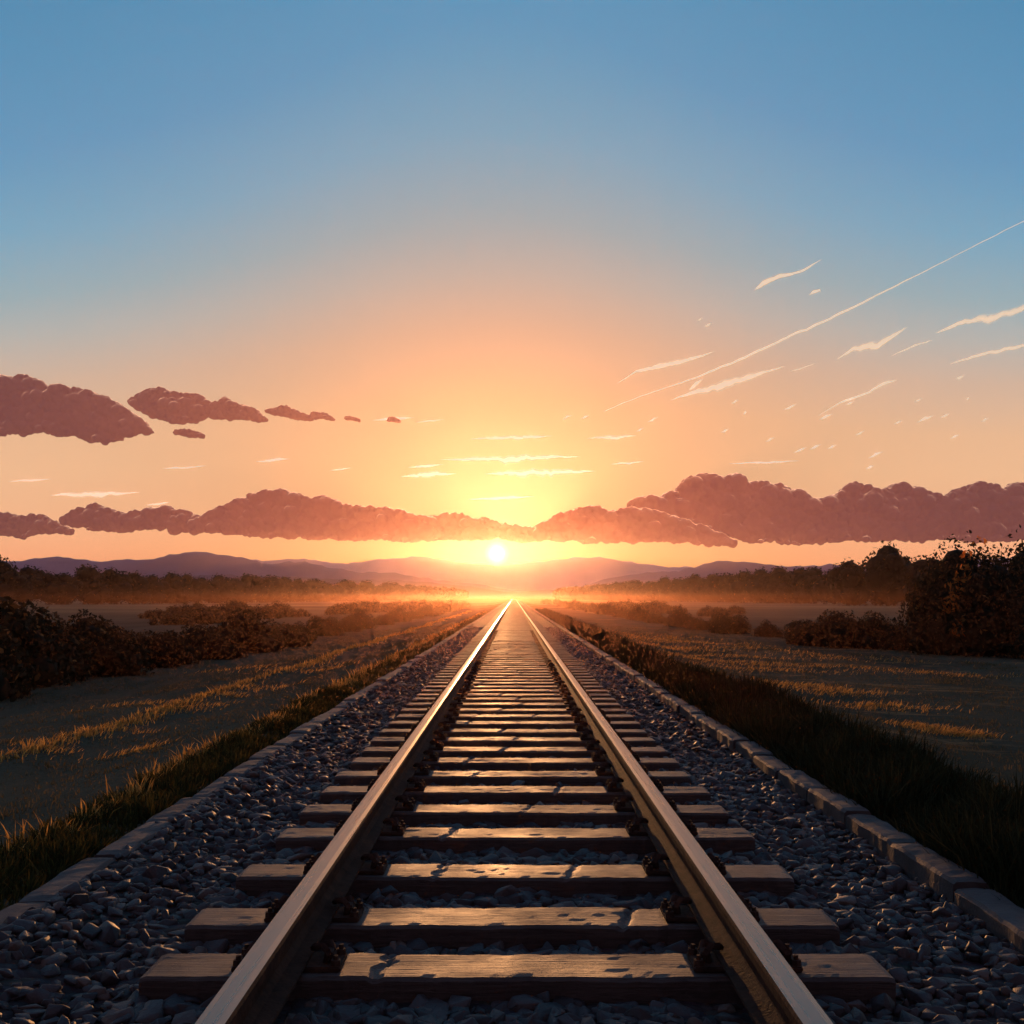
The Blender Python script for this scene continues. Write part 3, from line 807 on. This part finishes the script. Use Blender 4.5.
ridge('mountains', [(-300, 570), (-100, 560), (10, 561), (55, 555), (75, 557), (100, 561), (120, 558), (150, 559), (178, 552), (198, 548.5), (222, 553), (245, 556), (268, 564), (300, 560), (330, 566), (360, 571), (385, 571), (440, 580), (480, 584), (505, 590), (545, 592), (575, 588), (612, 577), (640, 573), (677, 570), (715, 560), (728, 559), (762, 563), (792, 566), (832, 563), (860, 567), (900, 570), (1000, 565), (1300, 560)], 1480, 130, (.36, .22, .29), 'nearer mauve mountain range broken by a low gap over the track')

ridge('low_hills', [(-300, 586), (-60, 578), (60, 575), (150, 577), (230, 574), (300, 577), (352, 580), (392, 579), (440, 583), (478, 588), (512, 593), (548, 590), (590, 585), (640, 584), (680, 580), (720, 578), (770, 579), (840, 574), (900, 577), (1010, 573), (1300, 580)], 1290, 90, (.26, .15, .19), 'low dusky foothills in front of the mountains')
# ------------------------------------------------------------------ clouds
def mat_cloud():
    m, nt, out = new_mat('cloud')
    geo = N(nt, 'ShaderNodeNewGeometry')
    n = noise(nt, geo.outputs['Position'], .025, 6, .6)
    c = mix(nt, n.outputs[0], (.11, .050, .052), (.17, .075, .075))
    d = N(nt, 'ShaderNodeBsdfDiffuse'); nt.links.new(c, d.inputs[0])
    # emission standing for light scattered through the cloud: strongest looking toward the sun
    dt = N(nt, 'ShaderNodeVectorMath', operation='DOT_PRODUCT'); nt.links.new(geo.outputs['Incoming'], dt.inputs[0]); dt.inputs[1].default_value = tuple(-v for v in sd)
    th = math_(nt, 'SQRT', math_(nt, 'MULTIPLY', math_(nt, 'MAXIMUM', math_(nt, 'SUBTRACT', 1.0, dt.outputs['Value']), 0.0), 2.0))
    ph = math_(nt, 'EXPONENT', math_(nt, 'DIVIDE', th, -.17))
    ph = math_(nt, 'MULTIPLY', ph, math_(nt, 'MULTIPLY_ADD', n.outputs[0], .6, .7))
    body = mix(nt, 1.0, mix(nt, 1.0, (.78, .15, .035), ph, 'MULTIPLY'), (.125, .046, .047), 'ADD')  # steady mauve emission added to flatten the cloud's shading
    # rim glow painted on upper edges, for low sun through thin cloud
    lw = N(nt, 'ShaderNodeLayerWeight'); lw.inputs['Blend'].default_value = .5
    sz = N(nt, 'ShaderNodeSeparateXYZ'); nt.links.new(geo.outputs['Normal'], sz.inputs[0])
    up = N(nt, 'ShaderNodeMapRange'); up.inputs['From Min'].default_value = .1; up.inputs['From Max'].default_value = .8; nt.links.new(sz.outputs[2], up.inputs[0])
    e = math_(nt, 'MULTIPLY', math_(nt, 'POWER', lw.outputs['Facing'], 5.0), up.outputs[0])
    e = math_(nt, 'MULTIPLY', e, math_(nt, 'MULTIPLY_ADD', ph, 2.4, 1.3))
    tot_ = mix(nt, 1.0, body, mix(nt, 1.0, (1.0, .60, .36), e, 'MULTIPLY'), 'ADD')
    em = N(nt, 'ShaderNodeEmission'); nt.links.new(tot_, em.inputs[0]); em.inputs[1].default_value = 1.0
    a = N(nt, 'ShaderNodeAddShader'); nt.links.new(d.outputs[0], a.inputs[0]); nt.links.new(em.outputs[0], a.inputs[1])
    nt.links.new(a.outputs[0], out.inputs[0])
    return m
M_CLOUD = mat_cloud()
tex = bpy.data.textures.new('cloud_lumps', 'CLOUDS'); tex.noise_scale = 4; tex.noise_depth = 3
SPH = ico(2)
def cloud(top, bot, label, group, D=1240, rbase=9, voxel=None, depth=1.0):
    tp, bp = np.array(top, float), np.array(bot, float)
    ar = [tp[0, 0] - random.uniform(0, 6)]
    while ar[-1] < tp[-1, 0] + 5: ar.append(ar[-1] + rbase * random.uniform(.7, 2.4))
    ar = np.array(ar)
    def T(q):
        k = int(np.clip(np.searchsorted(ar, q) - 1, 0, len(ar) - 2)); u = 2 * (q - ar[k]) / (ar[k+1] - ar[k]) - 1; u = min(1, abs(u))
        thk = max(1, np.interp(q, bp[:, 0], bp[:, 1]) - np.interp(q, tp[:, 0], tp[:, 1]))
        return np.interp(q, tp[:, 0], tp[:, 1]) + (1 - math.sqrt(1 - u * u * .96)) * min(thk * .28, (ar[k+1] - ar[k]) * .36) - 1.0
    ph_ = random.uniform(0, 99)
    B = lambda q: max(T(q) + 1.0, np.interp(q, bp[:, 0], bp[:, 1]) + 1.0 - min(3.2, .16 * max(0, np.interp(q, bp[:, 0], bp[:, 1]) - np.interp(q, tp[:, 0], tp[:, 1]))) * (1 + 1.3 * fbm(q * .06, ph_)))
    x0, x1 = tp[0, 0], tp[-1, 0]; circ = []
    # body
    x = x0
    while x <= x1:
        yt, yb = T(x), B(x); th_ = max(1.0, yb - yt)
        n = max(1, int(th_ / (rbase * .5)))
        for k in range(n):
            r = min(th_ * .5, rbase * .7); c = yt + r + 4.5 * min(1, th_ / 26) + (th_ - 2 * r - 5.0 * min(1, th_ / 26)) * (k / max(1, n - 1) if n > 1 else .5)
            circ.append((x, min(c, yb - r * .8), r * .9, random.uniform(-.6, .6) * rbase, 1))
        x += max(1.2, min(th_, rbase) * .3)
    # cauliflower heads of several sizes standing on the top line, small ones between, flat scraps below
    for lo, hi, step, prot in ((.5, .8, .8, .3), (.25, .45, .6, .6), (.16, .28, .75, 1.2)):
        x = x0
        while x <= x1:
            yt, yb = T(x), B(x); th_ = max(1.0, yb - yt)
            r = min(th_ * .48, rbase * random.uniform(lo, hi))
            for q in range(2):
                dp = random.uniform(-1, .2) * rbase
                circ.append((x + random.uniform(-.3, .3) * r, yt + r - random.uniform(0, prot) + (q * random.uniform(.2, .9) * min(th_ - r, rbase * 1.6) if th_ > 2 * r else 0), r, dp, 1))
            x += max(.8, r * step * random.uniform(.7, 1.6))
    x = x0
    while x <= x1:
        yt, yb = T(x), B(x); th_ = max(1.0, yb - yt); r = min(th_ * .5, random.uniform(1.8, 4.5))
        circ.append((x, yb - r * .75, r, random.uniform(-1, .6) * rbase, .8)); x += r * random.uniform(.6, 1.7)
    v, f = SPH; Vs, Fs = [], []
    sc = D / F
    cx = (tp[0, 0] + tp[-1, 0]) / 2; ccy = tp[:, 1].mean()
    ox, oz = (cx - VX) * sc, (HOR - ccy) * sc + CAM_Z
    for k, (a, b, r, dp, fl) in enumerate(circ):
        Vs.append(v * r * sc * np.array([1.12, 1.2, fl]) + ((a - cx) * sc, dp * sc * depth, (ccy - b) * sc)); Fs.append(f + k * len(v))
    o = obj('cloud', mesh_np('cloud', np.concatenate(Vs), [np.concatenate(Fs)], M_CLOUD, True), None, (ox, D, oz))
    rm = o.modifiers.new('remesh', 'REMESH'); rm.mode = 'VOXEL'; rm.voxel_size = voxel or max(.7, min(1.25, rbase * .12)); rm.use_smooth_shade = True
    dm = o.modifiers.new('lumps', 'DISPLACE'); dm.texture = tex; dm.strength = min(1.7, rbase * .2); dm.mid_level = .5; dm.texture_coords = 'LOCAL'
    tag(o, label, 'cloud', group)
low = 'dark low cloud banks above the mountains'
cloud([(66,519),(75,511),(95,504),(110,509),(125,514),(150,509),(165,506),(190,512),(200,517)],
      [(66,524),(90,531),(125,535),(160,531),(190,534),(200,536)], 'two humped mauve cloud at the low end of the bank, left of the large bank', low)
cloud([(196,520),(215,511),(235,501),(255,494),(278,489),(300,495),(310,499),(325,496),(345,505),(365,507),(385,508),(400,510),(415,516),(430,517)],
      [(196,535),(250,540),(290,541),(340,543),(400,543),(430,543)], 'long rust mauve cloud bank with the highest hump between mountains and sun', low, 1230)
cloud([(428,518),(445,514),(460,514),(475,520),(485,518),(500,524),(512,525),(530,528),(542,524)],
      [(428,543),(450,544),(500,541),(530,543),(542,544)], 'glowing orange cloud lying right across the sun', low, 1250, 6)
cloud([(538,526),(545,522),(560,514),(575,510),(595,506),(610,512),(630,508),(650,510),(670,516),(690,522),(706,528),(720,535),(735,541)],
      [(538,543),(560,544),(620,545),(700,546),(735,546)], 'orange brown cloud just right of the sun tapering under the bigger bank', low, 1240, 8)
cloud([(630,502),(645,496),(660,498),(675,490),(690,477),(703,473),(720,478),(735,475),(755,482),(775,484),(795,490),(810,497),(822,500),(835,492),(855,481),(870,488),(885,490),(900,483),(925,491),(940,496),(960,488),(980,482),(1000,488),(1015,484),(1040,490),(1090,500),(1120,520)],
      [(630,507),(660,515),(700,528),(720,540),(760,545),(830,546),(880,543),(940,543),(1040,543),(1120,545)], 'largest dark mauve cloud bank filling the low sky to the right edge', low, 1300, 12)
cloud([(-60,520),(-10,515),(8,513),(20,517),(40,514),(52,520),(72,530)], [(-60,540),(-10,538),(20,540),(72,533)], 'flat mauve cloud low at the left edge, ending in a point', low, 1240, 7)
up_ = 'dark clouds high on the left'
cloud([(-60,380),(-20,372),(8,378),(32,376),(50,388),(60,386),(78,389),(100,395),(120,405),(140,418),(151,430)], [(-60,436),(-20,440),(10,437),(50,436),(90,444),(105,446),(130,440),(151,432)], 'big lumpy mauve cloud cut by the left edge, high in the sky', up_, 1150, 10)
cloud([(132,402),(145,392),(160,388),(175,393),(200,396),(212,404)], [(132,404),(150,420),(175,429),(200,425),(212,415)], 'rounded mauve cloud beside the big lumpy one', up_, 1150, 8)
cloud([(213,405),(225,398),(240,406),(252,408),(266,419)], [(213,420),(240,423),(266,421)], 'wedge shaped mauve cloud trailing the rounded one', up_, 1150, 6)
cloud([(267,411),(285,406),(300,413),(312,418)], [(267,412),(290,420),(312,421)], 'thin mauve cloud with pointed ends past the wedge shaped one', up_, 1150, 4)
cloud([(312,413),(325,414),(334,419)], [(312,419),(334,420)], 'tiny mauve cloud touching the thin pointed one', up_, 1150, 3)
cloud([(176,431),(188,430),(204,435)], [(176,434),(190,438),(204,437)], 'small flat cloud scrap under the rounded mauve cloud', up_, 1150, 3)
cloud([(389,418),(394,418),(400,421)], [(389,421),(400,422)], 'dot of mauve cloud with a pale streak below it', up_, 1150, 2)
cloud([(346,417),(353,418),(360,420)], [(346,419),(360,421)], 'speck of mauve cloud between two small ones', up_, 1150, 2)

# thin high wisps, flat sheets of ice cloud
def mat_wisp():
    m, nt, out = new_mat('ice_cloud')
    p = wpos(nt)
    n = noise(nt, mapping(nt, p, (.026, .007, .026)), 1, 6, .6)
    em = N(nt, 'ShaderNodeEmission'); em.inputs[0].default_value = (1.0, .72, .50, 1); em.inputs[1].default_value = .84  # emitted glow stands for sunlight scattered inside the wisp
    d = N(nt, 'ShaderNodeBsdfDiffuse'); d.inputs[0].default_value = (.8, .8, .8, 1)
    a = N(nt, 'ShaderNodeAddShader'); nt.links.new(em.outputs[0], a.inputs[0]); nt.links.new(d.outputs[0], a.inputs[1])
    tr = N(nt, 'ShaderNodeBsdfTransparent')
    at = N(nt, 'ShaderNodeAttribute', attribute_name='thickness')
    v = math_(nt, 'ADD', at.outputs['Fac'], math_(nt, 'MULTIPLY_ADD', n.outputs[0], 1.0, -.5))
    f = N(nt, 'ShaderNodeMapRange'); f.inputs['From Min'].default_value = .05; f.inputs['From Max'].default_value = .85; nt.links.new(v, f.inputs[0])
    ms = N(nt, 'ShaderNodeMixShader'); nt.links.new(f.outputs[0], ms.inputs[0]); nt.links.new(tr.outputs[0], ms.inputs[1]); nt.links.new(a.outputs[0], ms.inputs[2])
    nt.links.new(ms.outputs[0], out.inputs[0])
    return m
M_WISP = mat_wisp()
ALT = 215.0
def plane_pt(px, py):
    y = F * (ALT - CAM_Z) / (HOR - py); return ((px - VX) / F * y, y)
def wisp(path, label, group=None, name='cloud_wisp', rough=.35):
    """path: (px, py, width px) along the streak"""
    P = []
    for (a, b) in zip(path, path[1:]):
        n = max(2, int(math.hypot(b[0]-a[0], b[1]-a[1]) / 2.5))
        for k in range(n): t = k / n; P.append([a[i] + (b[i] - a[i]) * t for i in range(3)])
    P.append(list(path[-1])); sd_ = random.random() * 100
    up, dn, md = [], [], []
    for k, (x, y, w) in enumerate(P):
        q = max(.12, w * (1 + rough * fbm(x * .11, sd_)))
        off = w * .35 * fbm(x * .07, sd_ + 5)
        up.append(plane_pt(x, y - q * .6 + off)); dn.append(plane_pt(x, y + q * .6 + off)); md.append(plane_pt(x, y + off + q * .1 * fbm(x * .3, sd_ + 9)))
    c = plane_pt(*P[len(P)//2][:2])
    V = [(u[0] - c[0], u[1] - c[1], 0) for u in up + md + dn]
    n = len(P); idx = np.array([(r_ * n + i, r_ * n + i + 1, (r_ + 1) * n + i + 1, (r_ + 1) * n + i) for r_ in (0, 1) for i in range(n - 1)])
    me = mesh_np(name, V, [idx], M_WISP)
    at = me.attributes.new('thickness', 'FLOAT', 'POINT')
    th_ = np.zeros(3 * n); th_[n:2*n] = np.minimum(1, np.minimum(np.arange(n), np.arange(n)[::-1]) / 2.0 + .25)
    at.data.foreach_set('value', th_.astype(np.float32))
    o = obj(name, me, None, (c[0], c[1], ALT + random.uniform(0, 5)))
    tag(o, label, 'cloud', group)
G1 = 'pale wind drawn wisps on the right'
wisp([(604,412,1),(640,397,1.5),(668,388,1.2),(700,377,2.4),(750,356,4.2),(790,337,3.2),(830,320,3.4),(880,295,2.2),(930,270,1.2),(1005,232,1.0),(1080,195,1)], 'long thin straight cloud streak rising to the right edge', G1, rough=.15)
wisp([(754,295,1),(762,289,6),(776,283,5),(790,279,3),(805,274,3),(822,264,.5)], 'highest curled wisp, alone above the long straight streak', G1)
wisp([(809,300,1),(813,297,4),(820,295,3),(821,299,1)], 'tiny white fleck right below the highest curled wisp', G1)
wisp([(616,384,.5),(636,372,3),(655,367,5),(680,362,6),(695,358,4),(716,351,.5)], 'jagged pale wisp crossing under the long straight streak', G1)
wisp([(670,403,.5),(690,396,4),(705,392,7),(730,386,9),(750,380,7),(786,369,.5)], 'broad pale wisp, widest of those over the big cloud bank', G1)
wisp([(689,394,1),(695,388,6),(703,383,2)], 'short plump fleck sitting on the broad pale wisp', G1)
wisp([(835,364,.5),(853,352,5),(872,349,9),(890,342,6),(908,330,.5)], 'wispy streak with thick middle between long streak and right edge', G1)
wisp([(890,357,.5),(915,346,2),(932,341,1)], 'hairline streak joined to the wisp at the right edge', G1)
wisp([(935,337,.5),(965,325,6),(985,323,9),(1012,316,8),(1060,300,6)], 'wide pale wisp running off the right edge', G1)
wisp([(948,368,.5),(980,358,4),(1012,352,5),(1060,342,3)], 'lower thin wisp running off the right edge', G1)
wisp([(818,419,.5),(840,406,2),(870,395,3),(885,387,5),(898,383,1)], 'bent thin streak with hooked tip over the big cloud bank', G1)
wisp([(788,376,.5),(800,373,2),(817,367,.5)], 'short streak between the broad wisp and the thick middled one', G1)
small = [(700,320,8),(708,329,10),(632,393,0),(567,421,10),(653,423,12),(790,410,14),(757,373,0),(918,403,10),(925,420,18),(945,416,10),(600,349,0),(725,432,9),(770,440,10),(860,436,11),(955,440,10),(985,421,9),(640,430,8),(585,418,8),(850,404,9),(960,380,9),(735,402,8),(870,470,9),(800,452,14),(815,449,12),(832,447,10),(875,457,16),(898,423,10),(905,422,0),(745,414,4),(826,418,14),(968,402,4)]
for (x, y, l) in small:
    if l: wisp([(x - l/2, y + l*.22, .4), (x, y, 3.9), (x + l/2, y - l*.22, .4)], 'small pale fleck among the wisps over the big cloud bank', 'small pale flecks on the right')
G2 = 'flat pale streaks around the sun'
for (x0, x1, y, w, lab) in ((470,552,440,5,'flat pale streak, highest of those above the sun'), (440,580,459,7,'long pale streak, second above the sun'), (485,595,473,9,'brightest broad streak above the sun'), (400,456,478,6,'pale streak just left of the brightest one above the sun'),
        (468,534,499,4,'thin bright streak directly above the sun'), (408,444,469,4,'short streak left of the long pale ones above the sun'), (587,637,439,5,'tapered flat streak right of the topmost one'), (610,644,464,2.5,'thin short streak at the height of the brightest one, right of it'),
        (50,140,495,6,'long faint streak over the left end of the low cloud bank'), (8,52,482,3,'faint streak near the left edge above the low cloud bank'), (255,290,463,4,'small pointed streak above the largest hump of the low bank'), (162,206,470,2.5,'thin streak below the wedge shaped cloud'), (728,800,464,2.5,'long thin streak over the hump of the big cloud bank'),
        (372,414,423,4,'pale streak under the dot of mauve cloud'), (416,444,422,2,'faint dash right of the dot of mauve cloud'), (330,352,472,2,'faint dash above the right part of the low bank'), (145,170,506,3,'faint streak touching the top of the low bank')):
    wisp([(x0, y + 1, .4), (x0 + (x1-x0)*.3, y, w*.8), (x0 + (x1-x0)*.6, y - .5, w), (x1, y - 2.0, .4)], lab, G2)

# ------------------------------------------------------------------ evening haze filling the valley
m, nt, out = new_mat('evening_haze')
sp = N(nt, 'ShaderNodeSeparateXYZ'); nt.links.new(wpos(nt), sp.inputs[0])
mr = N(nt, 'ShaderNodeMapRange', interpolation_type='SMOOTHSTEP')      # mist lies in the lowest metres, thin haze above
for k_, v_ in (('From Min', 2.8), ('From Max', 0.9), ('To Min', 0.0), ('To Max', 1.0)): mr.inputs[k_].default_value = v_
nt.links.new(sp.outputs[2], mr.inputs[0])
vs = N(nt, 'ShaderNodeVolumeScatter'); vs.inputs['Anisotropy'].default_value = .89
nt.links.new(math_(nt, 'MULTIPLY_ADD', mr.outputs[0], .00034, .00006), vs.inputs['Density'])
nt.links.new(mix(nt, mr.outputs[0], (1, .70, .62), (1, .48, .32)), vs.inputs['Color'])
nt.links.new(vs.outputs[0], out.inputs['Volume'])
m.cycles.volume_step_rate = 0.8
cy.volume_max_steps = 256
bm = bmesh.new(); box_bm(bm, 0, 965, 400, 2900, 2010, 920)
tag(obj('sky_haze', bm_mesh('sky_haze', bm, m)), 'thin warm evening haze lit by the setting sun', 'haze', kind='structure')
